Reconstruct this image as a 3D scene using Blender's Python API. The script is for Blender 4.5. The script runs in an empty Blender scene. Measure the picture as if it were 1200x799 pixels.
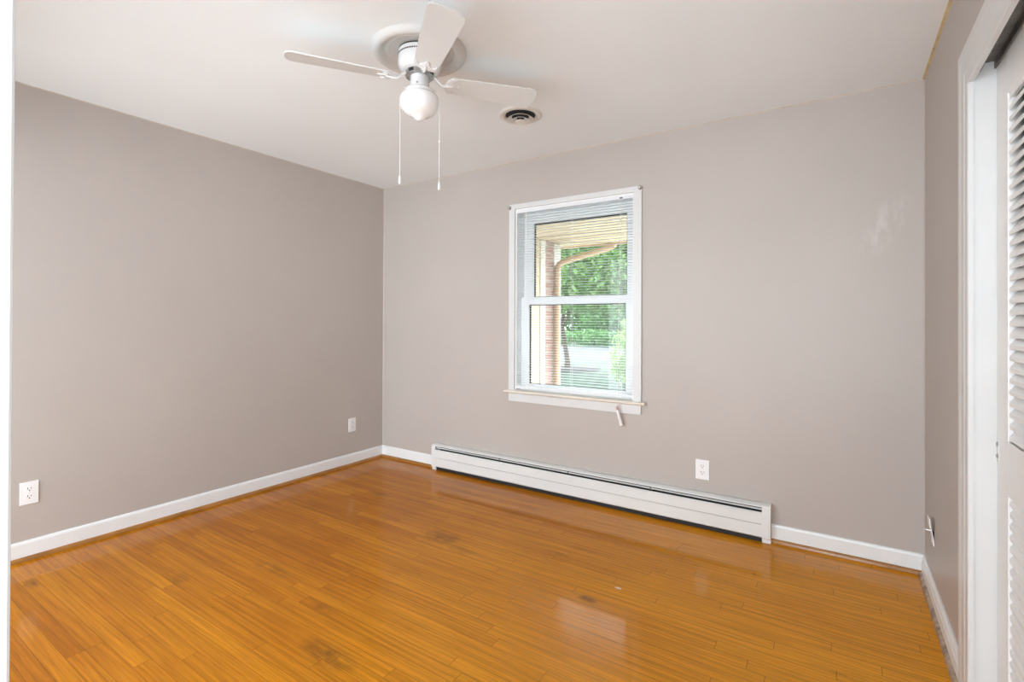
import bpy, bmesh, math, random
from mathutils import Vector, Matrix
random.seed(7)
S = bpy.context.scene
COL = S.collection
R = math.radians

# ------------------------------------------------------------------ camera, world, lights, exposure
XL, XR, YB, H = -3.4912, 0.3495, 3.1629, 2.44        # left wall, right wall, back wall, ceiling
YF = -2.0                                           # where the unseen shell opens, drawn back to even out the light
F_PX, YAW, CY, HC, ROLL, PITCH = 583.59, 0.5819, 373.53, 1.234, 0.004, 0.005
cam = bpy.data.cameras.new('camera')
cam.sensor_fit = 'HORIZONTAL'
cam.sensor_width = 36
cam.lens = 36 * F_PX / 1200
cam.shift_y = (CY - 399.5) / 1200
cam.clip_start = 0.01
co = bpy.data.objects.new('camera', cam)
COL.objects.link(co)
fwd = Vector((-math.sin(YAW) * math.cos(PITCH), math.cos(YAW) * math.cos(PITCH), math.sin(PITCH)))
rt = Vector((math.cos(YAW), math.sin(YAW), 0))
up = rt.cross(fwd)
rt2 = rt * math.cos(ROLL) + up * math.sin(ROLL)
up2 = -rt * math.sin(ROLL) + up * math.cos(ROLL)
m = Matrix((rt2, up2, -fwd)).transposed().to_4x4()
m.translation = (0, 0, HC)
co.matrix_world = m
S.camera = co

W = bpy.data.worlds.new('world')
S.world = W
W.use_nodes = True
bg = W.node_tree.nodes['Background']
SUN_DIR = Vector((-0.35, 0.60, 0.72)).normalized()          # towards the sun
_nt = W.node_tree
_tc = _nt.nodes.new('ShaderNodeTexCoord')
_dp = _nt.nodes.new('ShaderNodeVectorMath')
_dp.operation = 'DOT_PRODUCT'
_dp.inputs[1].default_value = SUN_DIR
_nt.links.new(_tc.outputs['Generated'], _dp.inputs[0])
_mx = _nt.nodes.new('ShaderNodeMath')
_mx.operation = 'MAXIMUM'
_mx.inputs[1].default_value = 0.0
_nt.links.new(_dp.outputs['Value'], _mx.inputs[0])
_pw = _nt.nodes.new('ShaderNodeMath')
_pw.operation = 'POWER'
_pw.inputs[1].default_value = 4.0
_nt.links.new(_mx.outputs[0], _pw.inputs[0])
_ml = _nt.nodes.new('ShaderNodeMath')
_ml.operation = 'MULTIPLY_ADD'                               # sky glow round the sun + plain sky
_ml.inputs[1].default_value = 9.0
_ml.inputs[2].default_value = 3.8
_nt.links.new(_pw.outputs[0], _ml.inputs[0])
_nt.links.new(_ml.outputs[0], bg.inputs['Strength'])
bg.inputs['Color'].default_value = (0.90, 0.965, 1.03, 1)


def lamp(name, kind, loc, direction, energy, color, size=None, size_y=None):
    d = bpy.data.lights.new(name, kind)
    d.energy = energy
    d.color = color
    if kind == 'SUN':
        d.angle = R(0.6)
    if kind == 'AREA':
        d.shape = 'RECTANGLE'
        d.size = size
        d.size_y = size_y or size
    o = bpy.data.objects.new(name, d)
    COL.objects.link(o)
    o.location = loc
    o.rotation_euler = Vector(direction).to_track_quat('-Z', 'Y').to_euler()
    return o


lamp('sun', 'SUN', (4, 12, 9), -SUN_DIR, 3.0, (1.0, 0.95, 0.86))
hl = lamp('rear_fill', 'AREA', (-0.5, -2.3, 1.5), (-1.25, 5.2, 0.2), 10, (0.95, 0.985, 1.03), 2.6, 1.2)  # added fill lamp behind the camera, brightens the walls
hl.data.spread = R(85)
fl = lamp('ceiling_fill', 'AREA', (-0.20, -0.9, 0.9), (-1.55, 3.6, 1.44), 5.6, (0.95, 0.985, 1.03), 1.1, 1.1)  # added fill lamp near the camera, aimed up to lift the far ceiling
fl.data.spread = R(75)

S.view_settings.view_transform = 'Standard'
S.view_settings.look = 'None'
S.view_settings.gamma = 1
S.view_settings.exposure = 0.76
S.view_settings.use_curve_mapping = False
S.cycles.use_denoising = True
S.cycles.max_bounces = 10
S.cycles.diffuse_bounces = 6
S.cycles.transparent_max_bounces = 24
S.cycles.sample_clamp_indirect = 6


# ------------------------------------------------------------------ node helpers
def new_mat(name):
    mt = bpy.data.materials.new(name)
    mt.use_nodes = True
    nt = mt.node_tree
    return mt, nt, nt.nodes['Principled BSDF']


def nd(nt, kind, **kw):
    n = nt.nodes.new(kind)
    for k, v in kw.items():
        setattr(n, k, v)
    return n


def setin(nt, sock, v):
    if hasattr(v, 'is_linked') and not isinstance(v, (int, float)):
        nt.links.new(v, sock)
    else:
        sock.default_value = v


def mth(nt, op, a, b=0.0, c=None):
    n = nd(nt, 'ShaderNodeMath', operation=op)
    setin(nt, n.inputs[0], a)
    setin(nt, n.inputs[1], b)
    if c is not None:
        setin(nt, n.inputs[2], c)
    return n.outputs[0]


def mixc(nt, fac, a, b, mode='MIX'):
    n = nd(nt, 'ShaderNodeMix', data_type='RGBA', blend_type=mode)
    setin(nt, n.inputs[0], fac)
    setin(nt, n.inputs[6], a)
    setin(nt, n.inputs[7], b)
    return n.outputs[2]


def noise(nt, vec, scale, detail=3, rough=0.5):
    n = nd(nt, 'ShaderNodeTexNoise')
    n.inputs['Scale'].default_value = scale
    n.inputs['Detail'].default_value = detail
    n.inputs['Roughness'].default_value = rough
    nt.links.new(vec, n.inputs['Vector'])
    return n.outputs['Fac']


def ramp(nt, fac, a, b, lo=0.0, hi=1.0):
    n = nd(nt, 'ShaderNodeMapRange')
    setin(nt, n.inputs['Value'], fac)
    n.inputs['From Min'].default_value = a
    n.inputs['From Max'].default_value = b
    n.inputs['To Min'].default_value = lo
    n.inputs['To Max'].default_value = hi
    return n.outputs[0]


def objco(nt, scale=None):
    tc = nd(nt, 'ShaderNodeTexCoord')
    if scale is None:
        return tc.outputs['Object']
    mp = nd(nt, 'ShaderNodeMapping')
    mp.inputs['Scale'].default_value = scale
    nt.links.new(tc.outputs['Object'], mp.inputs['Vector'])
    return mp.outputs[0]


def c4(c):
    return (c[0], c[1], c[2], 1.0)


def srgb(r, g, b):
    f = lambda v: (v / 255 / 12.92) if v / 255 <= 0.04045 else ((v / 255 + 0.055) / 1.055) ** 2.4
    return (f(r), f(g), f(b))


def mat(name, color, rough=0.5, metal=0.0, vary=0.06, scale=6.0, coat=0.0, bump=0.0, bscale=200, coords=None):
    """A plain procedural surface: slight mottling of the colour, optional fine bump."""
    mt, nt, p = new_mat(name)
    co_ = objco(nt)
    f = noise(nt, co_, scale, 4)
    k = ramp(nt, f, 0.3, 0.7, 1 - vary, 1 + vary)
    v = nd(nt, 'ShaderNodeVectorMath', operation='SCALE')
    v.inputs[0].default_value = color
    nt.links.new(k, v.inputs['Scale'])
    nt.links.new(v.outputs[0], p.inputs['Base Color'])
    p.inputs['Roughness'].default_value = rough
    p.inputs['Metallic'].default_value = metal
    p.inputs['Coat Weight'].default_value = coat
    p.inputs['Coat Roughness'].default_value = 0.1
    if bump:
        b = nd(nt, 'ShaderNodeBump')
        b.inputs['Strength'].default_value = bump
        b.inputs['Distance'].default_value = 0.001
        nt.links.new(noise(nt, co_, bscale, 2), b.inputs['Height'])
        nt.links.new(b.outputs[0], p.inputs['Normal'])
    return mt


# ------------------------------------------------------------------ materials
def wall_paint(name, smudge=False):
    mt, nt, p = new_mat(name)
    co_ = objco(nt)
    f = noise(nt, co_, 1.3, 4, 0.6)
    col = mixc(nt, ramp(nt, f, 0.35, 0.65), c4(WALL_A), c4(WALL_B))
    if smudge:                                   # pale scuffed patch with drips on the back wall
        mp = nd(nt, 'ShaderNodeMapping')
        mp.inputs['Location'].default_value = (-0.19, 0, -1.73)
        nt.links.new(co_, mp.inputs['Vector'])
        sx = nd(nt, 'ShaderNodeSeparateXYZ')
        nt.links.new(mp.outputs[0], sx.inputs[0])
        ex = mth(nt, 'POWER', mth(nt, 'ABSOLUTE', mth(nt, 'DIVIDE', mth(nt, 'SUBTRACT', sx.outputs[0], mth(nt, 'MULTIPLY', sx.outputs[2], 0.4)), 0.075)), 2)
        ez = mth(nt, 'POWER', mth(nt, 'ABSOLUTE', mth(nt, 'DIVIDE', sx.outputs[2], 0.16)), 2)
        blob = ramp(nt, mth(nt, 'ADD', ex, ez), 0.1, 1.3, 1, 0)
        st = noise(nt, objco(nt, (26, 26, 9)), 1.0, 4, 0.65)
        msk = mth(nt, 'MULTIPLY', blob, ramp(nt, st, 0.42, 0.62))
        col = mixc(nt, mth(nt, 'MULTIPLY', msk, 0.55), col, c4(WALL_PALE))
    nt.links.new(col, p.inputs['Base Color'])
    p.inputs['Roughness'].default_value = 0.42
    p.inputs['Specular IOR Level'].default_value = 0.35
    b = nd(nt, 'ShaderNodeBump')
    b.inputs['Strength'].default_value = 0.04
    b.inputs['Distance'].default_value = 0.001
    nt.links.new(noise(nt, co_, 160, 3), b.inputs['Height'])
    nt.links.new(b.outputs[0], p.inputs['Normal'])
    return mt


WALL_A = (0.468, 0.428, 0.396)
WALL_B = (0.488, 0.448, 0.416)
WALL_PALE = (0.62, 0.60, 0.58)
M_WALL = wall_paint('taupe_wall_paint')
M_WALL_BACK = wall_paint('taupe_wall_paint_scuffed', True)
M_CEIL = mat('ceiling_paint', (0.86, 0.90, 0.915), 0.8, vary=0.025, scale=1.2, bump=0.05, bscale=120)
M_TRIM = mat('white_trim_paint', (0.67, 0.68, 0.68), 0.32, vary=0.02)
M_BASE = mat('white_baseboard_paint', (0.80, 0.825, 0.83), 0.3, vary=0.02)
M_TRIM_WARM = mat('cream_sill_paint', (0.77, 0.72, 0.63), 0.35, vary=0.06, scale=9)
M_CAULK = mat('yellowed_caulk', (0.55, 0.42, 0.22), 0.6, vary=0.2, scale=20)
M_CAULK_PALE = mat('pale_caulk', (0.62, 0.56, 0.48), 0.6, vary=0.1, scale=20)
M_FAN = mat('fan_white_enamel', (0.80, 0.81, 0.815), 0.25, vary=0.015, coat=0.3)
M_BLADE = mat('fan_blade_laminate', (0.71, 0.72, 0.71), 0.45, vary=0.02)
M_MEDAL = mat('plaster_medallion', (0.66, 0.655, 0.635), 0.55, vary=0.03)
M_DARK = mat('dark_gap', (0.015, 0.015, 0.017), 0.7, vary=0.1)
M_STEEL = mat('cast_steel', (0.42, 0.43, 0.42), 0.4, 0.8, vary=0.2, scale=60)
M_SILVER = mat('silver_metal', (0.62, 0.63, 0.64), 0.25, 0.9, vary=0.1, scale=80)
M_PLASTIC = mat('white_plastic', (0.86, 0.87, 0.88), 0.3, vary=0.015)
M_HEAT = mat('heater_enamel', (0.74, 0.755, 0.745), 0.35, vary=0.03, scale=5)
M_FIN = mat('heater_fin_aluminium', (0.10, 0.10, 0.10), 0.5, 0.6, vary=0.2)
M_DOOR = mat('closet_door_paint', (0.80, 0.81, 0.81), 0.35, vary=0.02)
M_TRACK = mat('closet_track_steel', (0.17, 0.155, 0.14), 0.45, 0.6, vary=0.35, scale=25)
M_SLAT = mat('blind_slat_vinyl', (0.76, 0.78, 0.80), 0.4, vary=0.01)
M_SASH = mat('white_sash_vinyl', (0.86, 0.885, 0.885), 0.3, vary=0.01)
M_CORD = mat('blind_cord', (0.85, 0.85, 0.84), 0.7, vary=0.03)
M_PINK = mat('tassel_knot_pink', (0.62, 0.33, 0.28), 0.6, vary=0.1)
M_VENT = mat('ceiling_vent_enamel', (0.74, 0.72, 0.68), 0.4, vary=0.03)
M_SHOE = mat('stained_oak_shoe', (0.33, 0.145, 0.033), 0.25, vary=0.25, scale=7, coat=0.3)
M_SHOE_WORN = mat('scuffed_shoe_paint', (0.37, 0.28, 0.20), 0.5, vary=0.45, scale=30)
M_SOFFIT = mat('cream_soffit_board', (0.58, 0.48, 0.34), 0.6, vary=0.05)
M_BEIGE = mat('beige_aluminium', (0.46, 0.33, 0.21), 0.45, vary=0.04)
M_EXTW = mat('exterior_white', (0.60, 0.58, 0.53), 0.5, vary=0.03)
M_BARK = mat('bark', (0.11, 0.085, 0.065), 0.9, vary=0.4, scale=12, bump=0.8, bscale=30)
M_ROAD = mat('pale_asphalt_road', (0.030, 0.036, 0.043), 0.9, vary=0.12, scale=0.8)


def globe_mat():
    mt, nt, p = new_mat('opal_glass')
    f = noise(nt, objco(nt), 8, 2)
    nt.links.new(mixc(nt, f, (0.90, 0.905, 0.91, 1), (0.93, 0.93, 0.925, 1)), p.inputs['Base Color'])
    p.inputs['Roughness'].default_value = 0.18
    p.inputs['Coat Weight'].default_value = 0.4
    p.inputs['Subsurface Weight'].default_value = 0.35
    p.inputs['Subsurface Radius'].default_value = (0.05, 0.05, 0.05)
    return mt


def floor_mat():
    mt, nt, p = new_mat('oak_strip_floor')
    co_ = objco(nt)
    sp = nd(nt, 'ShaderNodeSeparateXYZ')
    nt.links.new(co_, sp.inputs[0])
    X, Y = sp.outputs[0], sp.outputs[1]
    pw = 0.0572
    ry = mth(nt, 'DIVIDE', Y, pw)
    row = mth(nt, 'FLOOR', ry)
    wn = nd(nt, 'ShaderNodeTexWhiteNoise', noise_dimensions='1D')
    nt.links.new(row, wn.inputs['W'])
    ln = mth(nt, 'ADD', mth(nt, 'MULTIPLY', wn.outputs['Value'], 0.5), 0.75)        # strip length by row
    rx = mth(nt, 'ADD', mth(nt, 'DIVIDE', X, ln), mth(nt, 'MULTIPLY', wn.outputs['Value'], 17.3))
    colm = mth(nt, 'FLOOR', rx)
    cb = nd(nt, 'ShaderNodeCombineXYZ')
    nt.links.new(row, cb.inputs[0])
    nt.links.new(colm, cb.inputs[1])
    wp = nd(nt, 'ShaderNodeTexWhiteNoise', noise_dimensions='3D')
    nt.links.new(cb.outputs[0], wp.inputs['Vector'])
    rnd = wp.outputs['Value']
    rcol = nd(nt, 'ShaderNodeSeparateColor')
    nt.links.new(wp.outputs['Color'], rcol.inputs[0])
    # seams
    fy = mth(nt, 'FRACT', ry)
    ey = mth(nt, 'MULTIPLY', mth(nt, 'MINIMUM', fy, mth(nt, 'SUBTRACT', 1.0, fy)), pw)
    fx = mth(nt, 'FRACT', rx)
    ex = mth(nt, 'MULTIPLY', mth(nt, 'MINIMUM', fx, mth(nt, 'SUBTRACT', 1.0, fx)), ln)
    seam = mth(nt, 'MAXIMUM', ramp(nt, ey, 0.0003, 0.0013, 1, 0), ramp(nt, ex, 0.0004, 0.0014, 1, 0))
    # grain, shifted plank by plank
    gv = nd(nt, 'ShaderNodeCombineXYZ')
    nt.links.new(mth(nt, 'ADD', X, mth(nt, 'MULTIPLY', rnd, 40)), gv.inputs[0])
    nt.links.new(mth(nt, 'ADD', mth(nt, 'MULTIPLY', Y, 1.0), mth(nt, 'MULTIPLY', rcol.outputs[1], 9)), gv.inputs[1])
    g1 = nd(nt, 'ShaderNodeMapping')
    g1.inputs['Scale'].default_value = (1.7, 75, 1)
    nt.links.new(gv.outputs[0], g1.inputs['Vector'])
    fine = noise(nt, g1.outputs[0], 1.6, 6, 0.65)
    g2 = nd(nt, 'ShaderNodeMapping')
    g2.inputs['Scale'].default_value = (1.3, 17, 1)
    nt.links.new(gv.outputs[0], g2.inputs['Vector'])
    wv = nd(nt, 'ShaderNodeTexWave', wave_type='BANDS', bands_direction='Y')
    wv.inputs['Scale'].default_value = 0.55
    wv.inputs['Distortion'].default_value = 14.0
    wv.inputs['Detail'].default_value = 3.0
    wv.inputs['Detail Scale'].default_value = 0.9
    nt.links.new(g2.outputs[0], wv.inputs['Vector'])
    cath = wv.outputs['Fac']
    pv = nd(nt, 'ShaderNodeMapping')
    pv.inputs['Scale'].default_value = (5.0, 150, 1)
    nt.links.new(gv.outputs[0], pv.inputs['Vector'])
    dark, mid, lite = c4(FL_D), c4(FL_M), c4(FL_L)
    base = mixc(nt, ramp(nt, rnd, 0.0, 0.55), dark, mid)
    base = mixc(nt, ramp(nt, rnd, 0.55, 1.0), base, lite)
    # broad wear: pale worn patches, plus a tone turning paler towards the right
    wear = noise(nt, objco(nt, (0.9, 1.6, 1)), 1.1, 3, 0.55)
    base = mixc(nt, mth(nt, 'ADD', ramp(nt, wear, 0.4, 0.75, 0, 0.3), ramp(nt, mth(nt, 'ADD', X, mth(nt, 'MULTIPLY', wear, 0.8)), -1.9, 0.4, 0, 0.7)), base, c4(FL_PALE))
    k = mth(nt, 'ADD', mth(nt, 'MULTIPLY', ramp(nt, fine, 0.3, 0.7), 0.50), mth(nt, 'MULTIPLY', cath, 0.16))
    k = mth(nt, 'ADD', k, 0.69)
    v = nd(nt, 'ShaderNodeVectorMath', operation='SCALE')
    nt.links.new(base, v.inputs[0])
    nt.links.new(k, v.inputs['Scale'])
    col = v.outputs[0]
    pore = ramp(nt, noise(nt, pv.outputs[0], 1.0, 5, 0.7), 0.56, 0.72)
    col = mixc(nt, mth(nt, 'MULTIPLY', pore, 0.5), col, (0.15, 0.045, 0.002, 1))
    # dark stains
    nz = noise(nt, objco(nt, (14, 30, 1)), 1.0, 4, 0.6)
    for (sx, sy, rx_, ry_, amt) in STAINS:
        dx = mth(nt, 'DIVIDE', mth(nt, 'SUBTRACT', X, sx), rx_)
        dy = mth(nt, 'DIVIDE', mth(nt, 'SUBTRACT', Y, sy), ry_)
        d2 = mth(nt, 'ADD', mth(nt, 'MULTIPLY', dx, dx), mth(nt, 'MULTIPLY', dy, dy))
        msk = mth(nt, 'MULTIPLY', ramp(nt, d2, 0.0, 1.0, 1, 0), ramp(nt, nz, 0.3, 0.6))
        col = mixc(nt, mth(nt, 'MULTIPLY', msk, amt), col, (0.05, 0.03, 0.012, 1))
    # a small pale chip in the varnish
    dx = mth(nt, 'DIVIDE', mth(nt, 'SUBTRACT', X, -0.8564), 0.017)
    dy = mth(nt, 'DIVIDE', mth(nt, 'SUBTRACT', Y, 2.2064), 0.008)
    d2 = mth(nt, 'ADD', mth(nt, 'MULTIPLY', dx, dx), mth(nt, 'MULTIPLY', dy, dy))
    col = mixc(nt, ramp(nt, d2, 0.7, 1.0, 0.9, 0), col, (0.75, 0.60, 0.40, 1))
    col = mixc(nt, mth(nt, 'MULTIPLY', seam, 0.72), col, (0.06, 0.025, 0.006, 1))
    nt.links.new(col, p.inputs['Base Color'])
    p.inputs['Roughness'].default_value = 0.42
    p.inputs['Specular IOR Level'].default_value = 0.0
    p.inputs['Coat Weight'].default_value = 0.6
    rc = noise(nt, objco(nt, (3, 9, 1)), 2, 4, 0.6)
    nt.links.new(ramp(nt, rc, 0.3, 0.7, 0.06, 0.13), p.inputs['Coat Roughness'])
    b = nd(nt, 'ShaderNodeBump')
    b.inputs['Strength'].default_value = 0.35
    b.inputs['Distance'].default_value = 0.0007
    hgt = mth(nt, 'SUBTRACT', mth(nt, 'MULTIPLY', fine, 0.25), seam)
    hgt = mth(nt, 'ADD', hgt, mth(nt, 'MULTIPLY', noise(nt, objco(nt, (1.2, 9, 1)), 2.5, 2), 1.2))
    nt.links.new(hgt, b.inputs['Height'])
    nt.links.new(b.outputs[0], p.inputs['Normal'])
    b2 = nd(nt, 'ShaderNodeBump')
    b2.inputs['Strength'].default_value = 0.25
    b2.inputs['Distance'].default_value = 0.0005
    cup = mth(nt, 'MULTIPLY', mth(nt, 'MULTIPLY', fy, mth(nt, 'SUBTRACT', rcol.outputs[2], 0.5)), 1.6)
    h2 = mth(nt, 'SUBTRACT', mth(nt, 'ADD', cup, mth(nt, 'MULTIPLY', noise(nt, objco(nt, (1.0, 8, 1)), 2.0, 2), 1.2)), seam)
    nt.links.new(h2, b2.inputs['Height'])
    nt.links.new(b2.outputs[0], p.inputs['Coat Normal'])
    return mt


FL_D = (0.37, 0.115, 0.003)
FL_M = (0.43, 0.142, 0.004)
FL_L = (0.50, 0.178, 0.005)
FL_PALE = (0.70, 0.295, 0.010)
STAINS = [(-1.90, 2.164, 0.13, 0.09, 0.55), (-0.935, 2.045, 0.05, 0.03, 0.85), (-1.58, 1.17, 0.17, 0.06, 0.55),
          (-1.70, 2.10, 0.12, 0.05, 0.35), (-2.63, 1.12, 0.07, 0.05, 0.35), (-2.35, 1.42, 0.20, 0.05, 0.3),
          (-2.72, 2.45, 0.10, 0.05, 0.4), (-0.35, 2.70, 0.012, 0.01, 0.9), (-1.25, 2.36, 0.09, 0.02, 0.4),
          (-1.85, 1.35, 0.10, 0.03, 0.45), (0.05, 2.1, 0.10, 0.02, 0.35), (-3.15, 0.72, 0.08, 0.03, 0.6)]
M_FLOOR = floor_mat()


def brick_mat():
    mt, nt, p = new_mat('pink_brick')
    co_ = objco(nt)
    sp = nd(nt, 'ShaderNodeSeparateXYZ')
    nt.links.new(co_, sp.inputs[0])
    cb = nd(nt, 'ShaderNodeCombineXYZ')
    nt.links.new(mth(nt, 'ADD', sp.outputs[0], sp.outputs[1]), cb.inputs[0])
    nt.links.new(sp.outputs[2], cb.inputs[1])
    b = nd(nt, 'ShaderNodeTexBrick')
    b.inputs['Scale'].default_value = 1.0
    b.inputs['Brick Width'].default_value = 0.2
    b.inputs['Row Height'].default_value = 0.067
    b.inputs['Mortar Size'].default_value = 0.006
    b.inputs['Color1'].default_value = (0.28, 0.16, 0.135, 1)
    b.inputs['Color2'].default_value = (0.34, 0.22, 0.19, 1)
    b.inputs['Mortar'].default_value = (0.38, 0.34, 0.30, 1)
    nt.links.new(cb.outputs[0], b.inputs['Vector'])
    nt.links.new(b.outputs['Color'], p.inputs['Base Color'])
    p.inputs['Roughness'].default_value = 0.85
    return mt


def leaf_mat(name, a, b, tr=0.45):
    mt, nt, p = new_mat(name)
    f = noise(nt, objco(nt), 2.3, 4, 0.7)
    col = mixc(nt, ramp(nt, f, 0.3, 0.7), c4(a), c4(b))
    nt.links.new(col, p.inputs['Base Color'])
    p.inputs['Roughness'].default_value = 0.55
    t = nd(nt, 'ShaderNodeBsdfTranslucent')
    nt.links.new(col, t.inputs['Color'])
    ms = nd(nt, 'ShaderNodeMixShader')
    ms.inputs[0].default_value = tr
    nt.links.new(p.outputs[0], ms.inputs[1])
    nt.links.new(t.outputs[0], ms.inputs[2])
    nt.links.new(ms.outputs[0], nt.nodes['Material Output'].inputs['Surface'])
    return mt


def grass_mat():
    mt, nt, p = new_mat('lawn')
    f = noise(nt, objco(nt), 0.5, 6, 0.7)
    g = noise(nt, objco(nt), 14, 4, 0.7)
    c = mixc(nt, ramp(nt, f, 0.35, 0.65), (0.014, 0.036, 0.016, 1), (0.028, 0.058, 0.028, 1))
    c = mixc(nt, ramp(nt, g, 0.3, 0.7, 0, 0.5), c, (0.012, 0.030, 0.013, 1))
    nt.links.new(c, p.inputs['Base Color'])
    p.inputs['Roughness'].default_value = 0.9
    return mt


def glass_mat():
    mt, nt, p = new_mat('window_glass')
    t = nd(nt, 'ShaderNodeBsdfTransparent')
    t.inputs['Color'].default_value = (0.95, 0.975, 0.97, 1)
    g = nd(nt, 'ShaderNodeBsdfGlossy')
    g.inputs['Roughness'].default_value = 0.02
    fr = nd(nt, 'ShaderNodeFresnel')
    fr.inputs['IOR'].default_value = 1.45
    ms = nd(nt, 'ShaderNodeMixShader')
    nt.links.new(fr.outputs[0], ms.inputs[0])
    nt.links.new(t.outputs[0], ms.inputs[1])
    nt.links.new(g.outputs[0], ms.inputs[2])
    nt.links.new(ms.outputs[0], nt.nodes['Material Output'].inputs['Surface'])
    return mt


M_GLOBE = globe_mat()
M_BRICK = brick_mat()
M_LEAF = leaf_mat('maple_leaves', (0.08, 0.21, 0.06), (0.27, 0.42, 0.14))
M_LEAF_DARK = leaf_mat('background_leaves', (0.07, 0.19, 0.06), (0.20, 0.38, 0.14))
M_LEAF_LITE = leaf_mat('bush_leaves', (0.20, 0.33, 0.10), (0.36, 0.48, 0.18))
M_GRASS = grass_mat()
M_GLASS = glass_mat()


# ------------------------------------------------------------------ mesh helpers
def new_obj(name, me, material=None, parent=None, smooth=False):
    o = bpy.data.objects.new(name, me)
    COL.objects.link(o)
    if material:
        me.materials.append(material)
    if smooth:
        for pl in me.polygons:
            pl.use_smooth = True
    if parent:
        o.parent = parent
    return o


class MB:
    """Collects shapes into ONE mesh."""

    def __init__(self):
        self.bm = bmesh.new()

    def merge(self, tmp, mtx=None):
        me = bpy.data.meshes.new('tmp')
        tmp.to_mesh(me)
        tmp.free()
        if mtx is not None:
            me.transform(mtx)
        self.bm.from_mesh(me)
        bpy.data.meshes.remove(me)
        return self

    def box(self, a, b, bev=0.0, seg=2, mtx=None):
        t = bmesh.new()
        bmesh.ops.create_cube(t, size=1)
        for v in t.verts:
            v.co = Vector([(a[i] + b[i]) / 2 + v.co[i] * (b[i] - a[i]) for i in range(3)])
        if bev:
            bmesh.ops.bevel(t, geom=list(t.edges), offset=bev, segments=seg, profile=0.6, affect='EDGES')
        return self.merge(t, mtx)

    def prism(self, pts, axis, lo, hi, bev=0.0, mtx=None):
        """Extrude the closed outline pts (2D) along axis 0/1/2 from lo to hi."""
        t = bmesh.new()

        def mk(p, w):
            return {0: (w, p[0], p[1]), 1: (p[0], w, p[1]), 2: (p[0], p[1], w)}[axis]
        va = [t.verts.new(mk(p, lo)) for p in pts]
        vb = [t.verts.new(mk(p, hi)) for p in pts]
        n = len(pts)
        t.faces.new(va)
        t.faces.new(vb[::-1])
        for i in range(n):
            t.faces.new((va[i], va[(i + 1) % n], vb[(i + 1) % n], vb[i]))
        bmesh.ops.recalc_face_normals(t, faces=list(t.faces))
        if bev:
            bmesh.ops.bevel(t, geom=list(t.edges), offset=bev, segments=2, profile=0.6, affect='EDGES')
        return self.merge(t, mtx)

    def lathe(self, prof, seg=64, mtx=None):
        """Revolve (r, z) about Z; ends with r=0 close to a point."""
        t = bmesh.new()
        rings = []
        for r, z in prof:
            if r < 1e-6:
                rings.append([t.verts.new((0, 0, z))])
            else:
                rings.append([t.verts.new((r * math.cos(2 * math.pi * i / seg), r * math.sin(2 * math.pi * i / seg), z)) for i in range(seg)])
        for A, B in zip(rings, rings[1:]):
            for i in range(seg):
                j = (i + 1) % seg
                if len(A) == 1 and len(B) == 1:
                    continue
                if len(A) == 1:
                    t.faces.new((A[0], B[i], B[j]))
                elif len(B) == 1:
                    t.faces.new((A[i], A[j], B[0]))
                else:
                    t.faces.new((A[i], A[j], B[j], B[i]))
        bmesh.ops.recalc_face_normals(t, faces=list(t.faces))
        return self.merge(t, mtx)

    def tube(self, pts, rad, seg=10, flat=1.0, mtx=None):
        """Round bar along pts; rad may be a list."""
        t = bmesh.new()
        pts = [Vector(p) for p in pts]
        n = len(pts)
        rr = rad if isinstance(rad, (list, tuple)) else [rad] * n
        prev = None
        rings = []
        for i, p in enumerate(pts):
            tan = (pts[min(i + 1, n - 1)] - pts[max(i - 1, 0)]).normalized()
            if prev is None:
                ref = Vector((0, 0, 1)) if abs(tan.z) < 0.9 else Vector((1, 0, 0))
                u = tan.cross(ref).normalized()
            else:
                u = (prev - tan * prev.dot(tan)).normalized()
            prev = u
            w = tan.cross(u)
            rings.append([t.verts.new(p + (u * math.cos(2 * math.pi * k / seg) + w * math.sin(2 * math.pi * k / seg) * flat) * rr[i]) for k in range(seg)])
        for A, B in zip(rings, rings[1:]):
            for k in range(seg):
                t.faces.new((A[k], A[(k + 1) % seg], B[(k + 1) % seg], B[k]))
        t.faces.new(rings[0][::-1])
        t.faces.new(rings[-1])
        bmesh.ops.recalc_face_normals(t, faces=list(t.faces))
        return self.merge(t, mtx)

    def build(self, name, material, parent=None, smooth=False, angle=40):
        me = bpy.data.meshes.new(name)
        self.bm.to_mesh(me)
        self.bm.free()
        o = new_obj(name, me, material, parent, smooth)
        if smooth:
            try:
                me.set_sharp_from_angle(angle=R(angle))
            except Exception:
                pass
        return o


def tag(o, label, cat, group=None, kind=None):
    o['label'] = label
    o['category'] = cat
    if group:
        o['group'] = group
    if kind:
        o['kind'] = kind
    return o


def thing(name, loc, label, cat, rot=(0, 0, 0), group=None):
    o = bpy.data.objects.new(name, None)
    COL.objects.link(o)
    o.location = loc
    o.rotation_euler = rot
    o.empty_display_size = 0.05
    return tag(o, label, cat, group)


def struct(o, label, cat):
    return tag(o, label, cat, kind='structure')


# ------------------------------------------------------------------ room shell
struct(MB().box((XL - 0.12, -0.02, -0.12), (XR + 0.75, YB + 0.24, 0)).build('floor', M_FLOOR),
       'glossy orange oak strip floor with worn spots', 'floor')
struct(MB().box((-4.2, YF, -0.12), (1.4, -0.02, -0.004)).build('floor_hall', mat('pale_bounce_floor', (0.55, 0.54, 0.52), 0.95, vary=0.1)), 'unseen hall floor behind the doorway, made pale to bounce neutral light', 'floor')  # unseen floor, coloured pale so the light it bounces stays neutral
struct(MB().box((XL - 0.12, YF, H), (XR + 0.75, YB + 0.24, H + 0.15)).build('ceiling', M_CEIL),
       'plain off-white ceiling', 'ceiling')
struct(MB().box((XL - 0.12, YF, 0), (XL, YB + 0.24, H)).build('wall_left', M_WALL),
       'plain taupe wall on the left', 'wall')

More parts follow.
